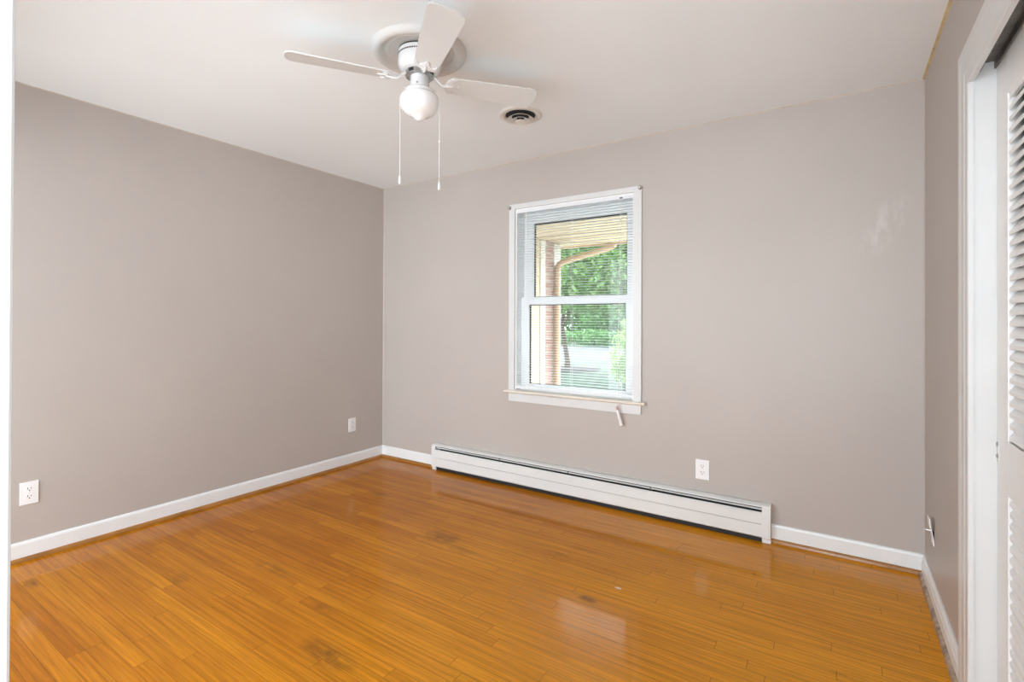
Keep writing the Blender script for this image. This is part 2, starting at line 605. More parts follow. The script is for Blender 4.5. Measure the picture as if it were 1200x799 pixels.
WX0, WX1, WZ0, WZ1 = -2.052, -1.122, 0.715, 2.085                        # window opening in the back wall
w = MB()
w.box((XL, YB, 0), (WX0, YB + 0.24, H)).box((WX1, YB, 0), (XR + 0.75, YB + 0.24, H))
w.box((WX0, YB, 0), (WX1, YB + 0.24, WZ0)).box((WX0, YB, WZ1), (WX1, YB + 0.24, H))
struct(w.build('wall_back', M_WALL_BACK), 'taupe back wall with the window, faint scuff at upper right', 'wall')

CJ = 2.088            # closet opening: far jamb
CN = 0.25             # near jamb
CH = 2.045            # head of the opening
w = MB()
w.box((XR, CJ + 0.012, 0), (XR + 0.12, YB, H)).box((XR, CN, CH + 0.012), (XR + 0.12, CJ + 0.012, H)).box((XR, YF, 0), (XR + 0.12, CN, H))
struct(w.build('wall_right', M_WALL), 'narrow taupe wall beside the closet', 'wall')
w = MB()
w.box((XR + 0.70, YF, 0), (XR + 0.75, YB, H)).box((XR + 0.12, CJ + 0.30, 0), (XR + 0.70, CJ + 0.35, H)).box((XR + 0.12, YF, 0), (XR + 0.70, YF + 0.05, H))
struct(w.build('wall_closet', mat('dark_closet_shade', (0.03, 0.027, 0.024), 0.8, vary=0.2)), 'inside of the closet behind the louvers, its shade put into a dark colour', 'wall')  # closet inside coloured near black for the shade between the louvers

# doorway jamb at the camera's left
w = MB()
w.box((-0.95, -0.04, 0), (-0.52, 0.082, 2.10)).box((XL, -0.04, 2.10), (XR, 0.082, H))  # unseen header added to hold light off the near ceiling
struct(w.build('wall_front', M_WALL), 'front wall piece at the opening, with an added header shading the ceiling', 'wall')
w = MB()
w.box((-0.58, 0.082, 0), (-0.4855, 0.1, 2.1), 0.002)
w.box((-0.52, -0.04, 0), (-0.4955, 0.082, 2.06), 0.001)
w.box((-0.4965, -0.04, 0), (-0.4885, 0.03, 2.05), 0.001)
struct(w.build('trim_1', M_TRIM), 'white door jamb and casing at the left edge', 'door frame')


# baseboards and shoe mouldings
def base_profile(s):
    return [(0, 0), (0.013 * s, 0), (0.013 * s, 0.086), (0.010 * s, 0.095), (0.006 * s, 0.0995), (0, 0.0995)]


def shoe_profile(off, s):
    q = [(off * s, 0)]
    for i in range(7):
        a = math.pi / 2 * i / 6
        q.append(((off + 0.013 * math.cos(a)) * s, 0.021 * math.sin(a)))
    q.append((off * s, 0.021))
    return q


HX0, HX1 = -2.836, -0.319                                               # heater ends
struct(MB().prism([(XL + x, z) for x, z in base_profile(1)], 1, 0.082, YB).build('baseboard_left', M_BASE), 'white baseboard along the left wall', 'baseboard')
struct(MB().prism([(YB + x, z) for x, z in base_profile(-1)], 0, XL + 0.013, HX0).prism([(YB + x, z) for x, z in base_profile(-1)], 0, HX1, XR).build('baseboard_back', M_BASE), 'white baseboard on the back wall either side of the heater', 'baseboard')
bp = [(XR - x, z) for x, z in ((0, 0), (0.014, 0), (0.014, 0.066), (0.011, 0.071), (0.011, 0.084), (0.006, 0.092), (0.004, 0.0995), (0, 0.0995))]
struct(MB().prism(bp, 1, CJ + 0.13, YB - 0.013).build('baseboard_right', M_BASE), 'white moulded baseboard on the right wall', 'baseboard')
struct(MB().prism([(XL + x, z) for x, z in shoe_profile(0.013, 1)], 1, 0.082, YB - 0.013).build('trim_2', M_SHOE), 'orange stained shoe moulding along the left wall', 'moulding')
struct(MB().prism([(YB + x, z) for x, z in shoe_profile(0.013, -1)], 0, XL + 0.013, HX0).prism([(YB + x, z) for x, z in shoe_profile(0.013, -1)], 0, HX1, XR - 0.014).build('trim_3', M_SHOE), 'orange stained shoe moulding along the back wall', 'moulding')
struct(MB().prism([(XR + x, z) for x, z in shoe_profile(0.014, -1)], 1, CJ + 0.135, YB - 0.026).build('trim_4', M_SHOE_WORN), 'scuffed brown shoe moulding along the right wall', 'moulding')
# caulk beads where the ceiling meets the walls
struct(MB().prism([(XR, H), (XR - 0.009, H), (XR - 0.006, H - 0.005), (XR, H - 0.009)], 1, YF, YB).build('trim_5', M_CAULK), 'yellowed caulk bead where the right wall meets the ceiling', 'caulk')
struct(MB().prism([(XL, H), (XL + 0.005, H), (XL + 0.002, H - 0.002), (XL, H - 0.004)], 1, 0.082, YB).build('trim_6', M_CAULK_PALE), 'pale caulk bead where the left wall meets the ceiling', 'caulk')
struct(MB().prism([(YB, H), (YB - 0.005, H), (YB - 0.002, H - 0.002), (YB, H - 0.004)], 0, XL, XR).build('trim_7', M_CAULK_PALE), 'pale caulk bead where the back wall meets the ceiling', 'caulk')

M_BEAD = mat('corner_bead_paint', (0.51, 0.47, 0.435), 0.5, vary=0.05)
struct(MB().prism([(XR, YB), (XR - 0.006, YB), (XR, YB - 0.006)], 2, 0.0995, H - 0.006).build('trim_10', M_BEAD), 'thin paler bead of paint down the back right corner', 'caulk')
struct(MB().prism([(XL, YB), (XL + 0.005, YB), (XL, YB - 0.005)], 2, 0.0995, H - 0.006).build('trim_11', M_BEAD), 'thin paler bead of paint down the back left corner', 'caulk')
# ------------------------------------------------------------------ closet casing, jamb, track and louvered doors
cas = [(0, 0), (-0.013, 0), (-0.0155, 0.003), (-0.0155, 0.040), (-0.0175, 0.046), (-0.0175, 0.086),
       (-0.0165, 0.089), (-0.0175, 0.092), (-0.019, 0.100), (-0.019, 0.127), (-0.016, 0.131), (0, 0.131)]
w = MB()
y_in = CJ - 0.005
z_in = CH - 0.058
t = bmesh.new()
paths = [lambda b: (y_in + b, 0.0), lambda b: (y_in + b, z_in + b), lambda b: (CN + 0.005 - b, z_in + b), lambda b: (CN + 0.005 - b, 0.0)]
rg = [[t.verts.new((XR + a_, f_(b_)[0], f_(b_)[1])) for a_, b_ in cas] for f_ in paths]
for A_, B_ in zip(rg, rg[1:]):
    for i in range(len(cas)):
        j = (i + 1) % len(cas)
        t.faces.new((A_[i], A_[j], B_[j], B_[i]))
t.faces.new(rg[0])
t.faces.new(rg[-1][::-1])
bmesh.ops.recalc_face_normals(t, faces=list(t.faces))
w.merge(t)
w.box((XR, CJ, 0), (XR + 0.14, CJ + 0.012, CH), 0.001)
w.box((XR, CN - 0.012, 0), (XR + 0.14, CN, CH), 0.001)
w.box((XR, CN, CH), (XR + 0.14, CJ, CH + 0.012))
struct(w.build('trim_8', M_TRIM), 'white moulded casing and jamb round the closet opening', 'door frame')
trk = MB()
trk.box((XR + 0.012, CN, CH - 0.006), (XR + 0.125, CJ, CH))
for dx, t_ in ((0.012, 0.003), (0.047, 0.004), (0.083, 0.003), (0.120, 0.003)):
    trk.box((XR + dx, CN, CH - 0.03), (XR + dx + t_, CJ - 0.001, CH - 0.006))
struct(trk.build('trim_9', M_TRACK), 'dark metal double sliding track over the closet doors', 'track')

XD = 0.402            # front face of the outer closet door
DT = 0.030


def closet_door(name, xf, y0, y1, label, hinge):
    d = bpy.data.objects.new(name, None)
    COL.objects.link(d)
    d.location = (xf, (y0 + y1) / 2, 0.012)
    struct(d, label, 'closet door')
    loc = lambda x, y, z: (x, y - (y0 + y1) / 2, z - 0.012)
    st = 0.115
    zt = 2.026
    bands = ((0.125, 0.742), (0.896, 1.897))
    f = MB()
    f.box(loc(0, y0, 0.012), loc(DT, y0 + st, zt), 0.0015)
    f.box(loc(0, y1 - st, 0.012), loc(DT, y1, zt), 0.0015)
    for a, b in ((0.012, bands[0][0]), (bands[0][1], bands[1][0]), (bands[1][1], zt)):
        f.box(loc(0.0005, y0 + st - 0.002, a), loc(DT - 0.0005, y1 - st + 0.002, b), 0.001)
    fr = f.build('door_frame', M_DOOR, d)
    for a, b in bands:
        g = MB()
        ya, yb_ = y0 + st, y1 - st
        pit = 0.0325
        z = a + 0.004
        while z + 0.030 < b + 0.012:
            # slat slopes up and inward; rounded nose in front
            q = [(0.003, z + 0.001), (0.0045, z), (0.024, z + 0.0300), (0.024, z + 0.0420), (0.004, z + 0.0130), (0.003, z + 0.012)]
            q = [(x_, min(max(zz, a), b)) for x_, zz in q]
            g.prism([(x_, zz - 0.012) for x_, zz in q], 1, ya - (y0 + y1) / 2, yb_ - (y0 + y1) / 2)
            z += pit
        g.build('louver_slats', M_DOOR, d)
        # sloped sticking above the louvers
        s = MB()
        s.prism([(0.0, b - 0.012), (0.0, b - 0.0), (0.012, b - 0.02), (0.014, b - 0.03)], 1, ya - (y0 + y1) / 2, yb_ - (y0 + y1) / 2)
        s.build('sticking', M_DOOR, d)
    if hinge:
        hb = MB()
        hb.box(loc(-0.0012, y1 - 0.022, 0.815), loc(0.0, y1 - 0.002, 0.885), 0.0004)
        hb = hb.build('catch_plate', M_DOOR, d)
        for zz in (0.832, 0.868):
            c = MB()
            c.lathe([(0, 0.004), (0.0045, 0.0035), (0.007, 0.001), (0.007, 0)], 16, Matrix.Translation(loc(-0.001, y1 - 0.012, zz)) @ Matrix.Rotation(-math.pi / 2, 4, 'Y'))
            c.build('screw', M_STEEL, hb, True)
    return d


closet_door('door_1', XD, 1.17, CJ - 0.003, 'white louvered sliding closet door nearest the back wall', True)
closet_door('door_2', XD + 0.038, CN + 0.003, 1.23, 'second white louvered sliding closet door, behind the first', False)

# ------------------------------------------------------------------ window
win = bpy.data.objects.new('window_1', None)
COL.objects.link(win)
win.location = ((WX0 + WX1) / 2, YB, WZ0)
struct(win, 'white double-hung window with cream stool in the back wall', 'window')
WLOC = win.location.copy()


def wl(a):
    return (a[0] - WLOC.x, a[1] - WLOC.y, a[2] - WLOC.z)


def wbox(mb, a, b, bev=0.0):
    return mb.box(wl(a), wl(b), bev)


c = MB()
wbox(c, (-2.1, YB - 0.018, 0.715), (WX0 + 0.003, YB, 2.117), 0.002)
wbox(c, (WX1 - 0.003, YB - 0.018, 0.715), (-1.0705, YB, 2.117), 0.002)
wbox(c, (WX0 + 0.003, YB - 0.0175, WZ1 - 0.004), (WX1 - 0.003, YB, 2.117), 0.002)
c.build('casing', M_TRIM, win)
c = MB()
wbox(c, (WX0, YB, WZ0), (WX0 + 0.012, YB + 0.2, WZ1))
wbox(c, (WX1 - 0.012, YB, WZ0), (WX1, YB + 0.2, WZ1))
wbox(c, (WX0 + 0.012, YB, WZ1 - 0.012), (WX1 - 0.012, YB + 0.2, WZ1))
wbox(c, (WX0 + 0.012, YB + 0.06, WZ0), (WX1 - 0.012, YB + 0.24, WZ0 + 0.022))
c.build('jamb', M_SASH, win)
# stool with horns and a rounded nose, apron below
c = MB()
c.prism([(YB - 0.042 - WLOC.y, 0.700 - WLOC.z), (YB - 0.046 - WLOC.y, 0.705 - WLOC.z), (YB - 0.046 - WLOC.y, 0.711 - WLOC.z), (YB - 0.042 - WLOC.y, 0.716 - WLOC.z), (YB - WLOC.y, 0.716 - WLOC.z), (YB - WLOC.y, 0.694 - WLOC.z), (YB - 0.030 - WLOC.y, 0.694 - WLOC.z)],
        0, -2.128 - WLOC.x, -1.042 - WLOC.x)
wbox(c, (WX0, YB - 0.001, 0.694), (WX1, YB + 0.07, 0.7155))
c.build('stool', M_TRIM_WARM, win)
c = MB()
wbox(c, (-2.1, YB - 0.017, 0.632), (-1.072, YB, 0.695), 0.003)
c.build('apron', M_TRIM, win)


def sash(nm, y0, y1, x0, x1, z0, z1, gx0, gx1, gz0, gz1):
    f = MB()
    wbox(f, (x0, y0, z0), (gx0, y1, z1), 0.003)
    wbox(f, (gx1, y0, z0), (x1, y1, z1), 0.003)
    wbox(f, (gx0 - 0.004, y0 + 0.0005, gz1), (gx1 + 0.004, y1 - 0.0005, z1 - 0.0005), 0.002)
    wbox(f, (gx0 - 0.004, y0 + 0.0005, z0 + 0.0005), (gx1 + 0.004, y1 - 0.0005, gz0), 0.002)
    o = f.build(nm, M_SASH, win)
    g = MB()                                       # dark glazing gasket
    t_ = 0.005
    ym = (y0 + y1) / 2
    wbox(g, (gx0, ym - 0.008, gz0), (gx0 + t_, ym + 0.008, gz1))
    wbox(g, (gx1 - t_, ym - 0.008, gz0), (gx1, ym + 0.008, gz1))
    wbox(g, (gx0 + t_, ym - 0.008, gz1 - t_), (gx1 - t_, ym + 0.008, gz1))
    wbox(g, (gx0 + t_, ym - 0.008, gz0), (gx1 - t_, ym + 0.008, gz0 + t_))
    g.build('gasket', M_DARK, o)
    p_ = MB()
    wbox(p_, (gx0 + t_ * 0.5, ym - 0.003, gz0 + t_ * 0.5), (gx1 - t_ * 0.5, ym + 0.003, gz1 - t_ * 0.5))
    p_.build('pane', M_GLASS, o)
    return o


# upper sash sits outside, lower sash inside
sash('upper_sash', YB + 0.105, YB + 0.140, WX0 + 0.012, WX1 - 0.012, 1.385, WZ1 - 0.012, -1.952, -1.212, 1.418, 1.978)
sash('lower_sash', YB + 0.065, YB + 0.100, WX0 + 0.012, WX1 - 0.012, WZ0 + 0.022, 1.418, -1.968, -1.206, 0.762, 1.360)
lk = MB()
wbox(lk, (-1.61, YB + 0.056, 1.404), (-1.55, YB + 0.075, 1.418), 0.003)
lk.build('sash_lock', M_PLASTIC, win)

# ------------------------------------------------------------------ mini blind
BX0, BX1 = WX0 + 0.006, WX1 - 0.006
bl = thing('window_blind', ((BX0 + BX1) / 2, YB + 0.03, 2.084), 'white mini blind lowered with open slats, hanging inside the window casing', 'blind')
BO = bl.location.copy()


def bb(mb, a, b, bev=0.0):
    return mb.box((a[0] - BO.x, a[1] - BO.y, a[2] - BO.z), (b[0] - BO.x, b[1] - BO.y, b[2] - BO.z), bev)


c = MB()
bb(c, (BX0, YB + 0.002, 2.050), (BX1, YB + 0.030, 2.079), 0.002)
c.build('headrail', M_SLAT, bl)
sl = MB()
z, n = 2.036, 0
BZ = 0.752
while z > BZ + 0.006:
    prof = []
    for i in range(5):                              # crowned slat, almost level
        t_ = -1 + i / 2
        prof.append((YB + 0.016 + t_ * 0.0120 - BO.y, z + 0.0010 * (1 - t_ * t_) - 0.0003 * t_ - BO.z))
    prof += [(a, b - 0.0004) for a, b in reversed(prof)]
    sl.prism(prof, 0, BX0 + 0.004 - BO.x, BX1 - 0.004 - BO.x)
    z -= 0.0186
sl.build('slats', M_SLAT, bl)
c = MB()
bb(c, (BX0 + 0.004, YB + 0.005, 0.728), (BX1 - 0.004, YB + 0.027, BZ), 0.003)
c = c.build('bottom_rail', M_SLAT, bl)
for xa, xb in ((BX1 - 0.006, BX1 - 0.0015), (BX0 + 0.0015, BX0 + 0.006)):
    e = MB()
    bb(e, (xa, YB + 0.0045, 0.727), (xb, YB + 0.0275, BZ + 0.001), 0.002)
    e.build('rail_end_cap', M_PLASTIC, c)
for lx in (-1.952, -1.585, -1.218):
    t = MB()
    for yy in (YB + 0.003, YB + 0.029):
        t.tube([(lx - BO.x, yy - BO.y, 2.052 - BO.z), (lx - BO.x, yy - BO.y, 0.75 - BO.z)], 0.0009, 6)
    t.box((lx - 0.004 - BO.x, YB + 0.0025 - BO.y, 0.727 - BO.z), (lx + 0.004 - BO.x, YB + 0.0048 - BO.y, 0.756 - BO.z), 0.0005)
    t.build('ladder_cord', M_CORD, bl)
t = MB()
t.tube([(-1.953 - BO.x, YB - 0.006 - BO.y, 2.05 - BO.z), (-1.952 - BO.x, YB - 0.012 - BO.y, 2.03 - BO.z), (-1.955 - BO.x, YB - 0.012 - BO.y, 1.30 - BO.z)], [0.002, 0.0035, 0.0035], 8)
t.build('tilt_wand', M_PLASTIC, bl, True)
t = MB()
tc = (-1.2214, YB - 0.049)
t.tube([(-1.216 - BO.x, YB - 0.001 - BO.y, 2.052 - BO.z), (-1.217 - BO.x, YB - 0.012 - BO.y, 2.0 - BO.z), (-1.219 - BO.x, YB - 0.03 - BO.y, 1.2 - BO.z), (tc[0] - BO.x, tc[1] - BO.y, 0.715 - BO.z), (tc[0] - BO.x, tc[1] - BO.y, 0.675 - BO.z)], 0.0011, 6)
lc = t.build('lift_cord', M_CORD, bl)
t = MB()
a0 = Vector((tc[0] - BO.x, tc[1] - BO.y, 0.668 - BO.z))
dr = Vector((0.030, 0.012, -0.125)).normalized()
t.tube([a0 + dr * s for s in (0.012, 0.018, 0.03, 0.075, 0.112, 0.118)], [0.006, 0.0095, 0.0095, 0.0105, 0.0125, 0.011], 14)
t.build('tassel', M_PLASTIC, lc, True)
t = MB()
t.tube([a0 + Vector((0, 0, 0.014)), a0 + Vector((0.001, 0, 0.004)), a0 + dr * 0.013], [0.002, 0.007, 0.007], 10)
t.build('cord_knot', M_PINK, lc, True)
t = MB()
t.tube([a0 + dr * 0.117, a0 + dr * 0.124], [0.008, 0.008], 10)
t.build('tassel_hole', M_PINK, lc, True)
t = MB()
bb(t, (-1.226, YB + 0.0008, 2.054), (-1.206, YB + 0.0022, 2.062))
t.build('cord_lock', M_DARK, bl)

# curtain hooks at the corners of the casing
for nm, x_, z_, lb in (('curtain_hook', -2.092, 2.093, 'small round silver curtain hook on the upper left corner of the window casing'),
                       ('curtain_hook', -1.080, 2.103, 'small round silver curtain hook on the upper right corner of the window casing')):
    o = thing(nm, (x_, YB - 0.018, z_), lb, 'hook', group='curtain hooks on the window casing')
    MB().lathe([(0, 0.006), (0.012, 0.006), (0.015, 0.003), (0.015, 0)], 24, Matrix.Rotation(math.pi / 2, 4, 'X')).build('rosette', M_SILVER, o, True)
    MB().lathe([(0, 0.022), (0.006, 0.021), (0.008, 0.017), (0.004, 0.012), (0.004, 0.005)], 20, Matrix.Rotation(math.pi / 2, 4, 'X')).build('knob', M_SILVER, o, True)

# ------------------------------------------------------------------ baseboard heater
ht = thing('baseboard_heater', ((HX0 + HX1) / 2, YB, 0), 'long white metal baseboard heater on the floor under the window', 'heater')
HO = ht.location.copy()
hx = lambda x: x - HO.x
# section in (y offset from the wall, z)
MB().prism([(-0.0, 0.018), (-0.0, 0.209), (-0.030, 0.212), (-0.052, 0.206), (-0.060, 0.202), (-0.0605, 0.1975), (-0.058, 0.1975), (-0.050, 0.203), (-0.030, 0.2085), (-0.004, 0.206), (-0.004, 0.018)], 0, hx(HX0 + 0.012), hx(HX1 - 0.012)).build('back_cover', M_HEAT, ht)
MB().prism([(-0.0650, 0.1060), (-0.0640, 0.164), (-0.056, 0.170), (-0.0555, 0.167), (-0.0625, 0.163), (-0.0635, 0.1060)], 0, hx(HX0 + 0.03), hx(HX1 - 0.03)).build('front_panel', M_HEAT, ht)
MB().prism([(-0.0625, 0.034), (-0.0635, 0.1030), (-0.0620, 0.1035), (-0.0610, 0.1030), (-0.0605, 0.036), (-0.044, 0.026), (-0.045, 0.0235)], 0, hx(HX0 + 0.03), hx(HX1 - 0.03)).build('lower_panel', M_HEAT, ht)
MB().prism([(-0.057, 0.183), (-0.0565, 0.1865), (-0.047, 0.189), (-0.047, 0.187)], 0, hx(HX0 + 0.05), hx(HX1 - 0.045)).build('damper_vane', M_HEAT, ht)
fn = MB()
fn.tube([(hx(HX0 + 0.05), -0.034, 0.085), (hx(HX1 - 0.05), -0.034, 0.085)], 0.011, 10)
k = HX0 + 0.14
while k < HX1 - 0.14:
    fn.box((hx(k), -0.058, 0.055), (hx(k + 0.0008), -0.010, 0.125))
    k += 0.016
fn.build('heating_fins', M_FIN, ht)
MB().box((hx(HX0 + 0.014), -0.0052, 0.012), (hx(HX1 - 0.014), -0.0042, 0.2055)).box((hx(HX0 + 0.045), -0.050, 0.004), (hx(HX1 - 0.046), -0.047, 0.0245)).build('shade_strips', M_DARK, ht)  # dark strips stand in for the shade inside and under the heater
endp = [(0, 0.0), (-0.052, 0.0), (-0.052, 0.022), (-0.064, 0.030), (-0.066, 0.10), (-0.0645, 0.168), (-0.063, 0.197), (-0.055, 0.208), (-0.030, 0.214), (0, 0.212)]
for xa, xb in ((HX0, HX0 + 0.042), (HX1 - 0.044, HX1)):
    MB().prism(endp, 0, hx(xa), hx(xb), 0.0015).build('end_cap', M_HEAT, ht)
for q in (0.27, 0.5, 0.73):
    xx = HX0 + (HX1 - HX0) * q
    MB().box((hx(xx), -0.058, 0.165), (hx(xx + 0.006), -0.006, 0.195)).build('bracket', M_FIN, ht)


# ------------------------------------------------------------------ outlets
def outlet(loc, rotz, label, w_=0.072, h_=0.115):
    o = thing('wall_outlet', loc, label, 'outlet', (0, 0, rotz), group='duplex outlets on the walls')
    # local: plate in XZ, facing -Y
    MB().box((-w_ / 2, -0.0055, -h_ / 2), (w_ / 2, 0, h_ / 2), 0.002, 3).build('cover_plate', M_PLASTIC, o)
    for s in (-1, 1):
        zc = 0.0195 * s
        r_ = MB()
        pts = []
        for i in range(28):
            a = 2 * math.pi * i / 28
            pts.append((0.0172 * math.cos(a), max(-0.0125, min(0.0125, 0.0172 * math.sin(a))) + zc))
        r_.prism(pts, 1, -0.0075, -0.004, 0.0006)
        rc = r_.build('receptacle', M_PLASTIC, o)
        q = MB()
        q.box((-0.0078, -0.0079, zc + 0.000), (-0.0052, -0.0072, zc + 0.009))
        q.box((0.0052, -0.0079, zc + 0.001), (0.0078, -0.0072, zc + 0.008))
        q.lathe([(0, 0.0007), (0.0029, 0.0007), (0.0029, 0)], 14, Matrix.Translation((0, -0.0072, zc - 0.0065)) @ Matrix.Rotation(math.pi / 2, 4, 'X'))
        q.build('slots', M_DARK, rc)
    MB().lathe([(0, 0.0014), (0.0025, 0.001), (0.0034, 0)], 14, Matrix.Translation((0, -0.0055, 0)) @ Matrix.Rotation(math.pi / 2, 4, 'X')).build('screw', M_PLASTIC, o, True)
    return o


outlet((XL, 0.7825, 0.341), math.pi / 2, 'white duplex outlet on the left wall near the doorway')
outlet((XL, 2.8175, 0.343), math.pi / 2, 'white duplex outlet on the left wall close to the back corner')
outlet((-0.694, YB, 0.341), 0, 'white duplex outlet on the back wall above the heater', 0.079, 0.119)

# loose bowed cover plate with a jack on the right wall
o = thing('jack_plate', (XR, 2.892, 0.308), 'loose bowed white jack plate on the right wall beside the closet', 'wall plate', (0, 0, -math.pi / 2))
pl = MB()
prof = []
N = 16
for i in range(N + 1):
    t_ = -1 + 2 * i / N
    prof.append((-0.010 - 0.004 * math.sin(t_ * 3.0) + 0.006 * t_ * t_ * (1 if t_ < 0 else -1.2), t_ * 0.058))
prof2 = prof + [(a + 0.003, b) for a, b in reversed(prof)]
pl.prism(prof2, 0, -0.035, 0.035, 0.0007)
pl.build('cover_plate', M_PLASTIC, o, True)
MB().box((-0.012, -0.003, -0.048), (0.012, 0, -0.005)).build('plate_shadow', M_DARK, o)  # dark slab stands in for the shadow behind the loose plate
MB().tube([(0, -0.008, 0.0), (0, -0.014, 0.0), (0, -0.030, 0.0015)], [0.006, 0.0045, 0.004], 12).build('jack', M_SILVER, o, True)

# ------------------------------------------------------------------ ceiling medallion, fan, vent
FX, FY = -1.568, 1.626
md = MB().lathe([(0.0, H - 0.0005), (0.0, H - 0.004), (0.128, H - 0.004), (0.134, H - 0.008), (0.140, H - 0.012), (0.147, H - 0.010), (0.150, H - 0.007), (0.157, H - 0.008),
                 (0.165, H - 0.018), (0.176, H - 0.026), (0.188, H - 0.028), (0.198, H - 0.024), (0.205, H - 0.014), (0.2075, H - 0.006), (0.2075, H)], 96,
                Matrix.Translation((0, 0, 0))).build('ceiling_medallion', M_MEDAL, None, True, 60)
md.location = (FX, FY, 0)
tag(md, 'round moulded white plaster ring on the ceiling above the fan', 'ceiling medallion')

fan = thing('ceiling_fan', (FX, FY, H - 0.004), 'white flush-mount ceiling fan with three blades and opal glass light', 'ceiling fan')
Z0 = H - 0.004
fz = lambda z: z - Z0
hs = MB().lathe([(0, 0), (0.090, 0), (0.090, fz(2.431)), (0.0945, fz(2.429)), (0.096, fz(2.425)), (0.096, fz(2.380)), (0.095, fz(2.370)), (0.090, fz(2.358)), (0.082, fz(2.349)), (0.075, fz(2.344)), (0.070, fz(2.342)), (0, fz(2.342))], 72).build('motor_housing', M_FAN, fan, True, 50)
v = MB()
for i in range(60):                                   # row of little vent slots near the top
    a = 2 * math.pi * i / 60
    v.box((0.0945, -0.0034, fz(2.405)), (0.0966, 0.0034, fz(2.4115)), mtx=Matrix.Rotation(a, 4, 'Z'))
v.build('vent_slots', M_DARK, hs)
v = MB()
v.lathe([(0.088, fz(2.436)), (0.0915, fz(2.436)), (0.0915, fz(2.430)), (0.088, fz(2.430))], 64)
v.build('shadow_gap', M_DARK, hs)
v = MB()
v.lathe([(0.0, fz(2.343)), (0.062, fz(2.343)), (0.064, fz(2.338)), (0.064, fz(2.326)), (0.058, fz(2.322)), (0, fz(2.322))], 48)
fw = v.build('flywheel', M_STEEL, fan, True)
for i in range(4):
    a = R(8 + 90 * i)
    MB().box((0.050, -0.012, fz(2.325)), (0.0655, 0.012, fz(2.339)), 0.002, mtx=Matrix.Rotation(a, 4, 'Z')).build('flywheel_slot', M_DARK, fw)
v = MB().lathe([(0, fz(2.325)), (0.040, fz(2.325)), (0.042, fz(2.321)), (0.042, fz(2.268)), (0.044, fz(2.264)), (0, fz(2.264))], 48).build('switch_housing', M_FAN, fan, True)
MB().lathe([(0, 0.003), (0.003, 0.002), (0.004, 0)], 12, Matrix.Translation((0.042 * 0.46, -0.042 * 0.888, fz(2.282))) @ Matrix.Rotation(math.atan2(-0.888, 0.46), 4, 'Z') @ Matrix.Rotation(math.pi / 2, 4, 'Y')).build('screw', M_STEEL, v, True)
v = MB().lathe([(0, fz(2.268)), (0.044, fz(2.268)), (0.062, fz(2.262)), (0.0675, fz(2.257)), (0.0685, fz(2.240)), (0.064, fz(2.238)), (0, fz(2.240))], 56).build('shade_fitter', M_FAN, fan, True)
for i in range(3):
    a = R(20 + 120 * i)
    MB().lathe([(0, 0.012), (0.003, 0.012), (0.0045, 0.009), (0.0045, 0.005), (0.002, 0.004), (0.002, 0)], 12,
               Matrix.Translation((0.068 * math.cos(a), 0.068 * math.sin(a), fz(2.250))) @ Matrix.Rotation(a, 4, 'Z') @ Matrix.Rotation(math.pi / 2, 4, 'Y')).build('thumb_screw', M_FAN, v, True)
MB().lathe([(0.060, fz(2.252)), (0.062, fz(2.246)), (0.070, fz(2.243)), (0.080, fz(2.237)), (0.0855, fz(2.228)), (0.087, fz(2.216)), (0.0865, fz(2.203)), (0.083, fz(2.188)), (0.076, fz(2.174)), (0.065, fz(2.162)),
            (0.052, fz(2.154)), (0.039, fz(2.149)), (0.029, fz(2.143)), (0.021, fz(2.135)), (0.011, fz(2.129)), (0, fz(2.127))], 64).build('glass_shade', M_GLOBE, fan, True, 80)

# blades: local X radial, +Y is the side that dips
BLZ = 2.308


def blade_outline():
    pts = [(0.128, 0.030), (0.134, 0.044), (0.145, 0.052), (0.30, 0.0605), (0.522, 0.0705), (0.537, 0.065), (0.549, 0.042), (0.554, 0.0)]
    return [(x, y) for x, y in pts] + [(x, -y) for x, y in reversed(pts[:-1])]


def make_blade(ang):
    piv = bpy.data.objects.new('fan_blade', None)
    me = MB()
    tilt = Matrix.Translation((0, 0, fz(BLZ))) @ Matrix.Rotation(R(-12), 4, 'X')
    me.prism(blade_outline(), 2, -0.003, 0.003, 0.0012, tilt)
    bpy.data.objects.remove(piv)
    b = me.build('fan_blade', M_BLADE, fan)
    b.rotation_euler = (0, 0, R(ang))
    # bracket: curved arm from the flywheel and a scalloped plate under the blade root
    i_ = MB()
    arm = [(0.050, 0, fz(2.331)), (0.066, 0, fz(2.330)), (0.078, 0, fz(2.322)), (0.090, 0, fz(2.307)), (0.104, 0, fz(2.299)), (0.122, 0, fz(2.299)), (0.15, 0, fz(BLZ) - 0.005)]
    i_.tube(arm, [0.006, 0.007, 0.0065, 0.006, 0.006, 0.007, 0.006], 10, 1.0)
    out = []
    for x, y in ((0.116, 0.010), (0.120, 0.034), (0.132, 0.047), (0.150, 0.051), (0.166, 0.047), (0.166, 0.040), (0.150, 0.036), (0.146, 0.026), (0.156, 0.016), (0.178, 0.010), (0.184, 0.004)):
        out.append((x, y))
    out = out + [(x, -y) for x, y in reversed(out)]
    i_.prism(out, 2, -0.0072, -0.0034, 0.001, tilt)
    for x, y in ((0.156, 0.0435), (0.156, -0.0435), (0.172, 0.0)):
        i_.lathe([(0, -0.0095), (0.003, -0.009), (0.0045, -0.007)], 12, tilt @ Matrix.Translation((x, y, 0)))
    i_.build('blade_bracket', M_FAN, b, True, 45)
    return b


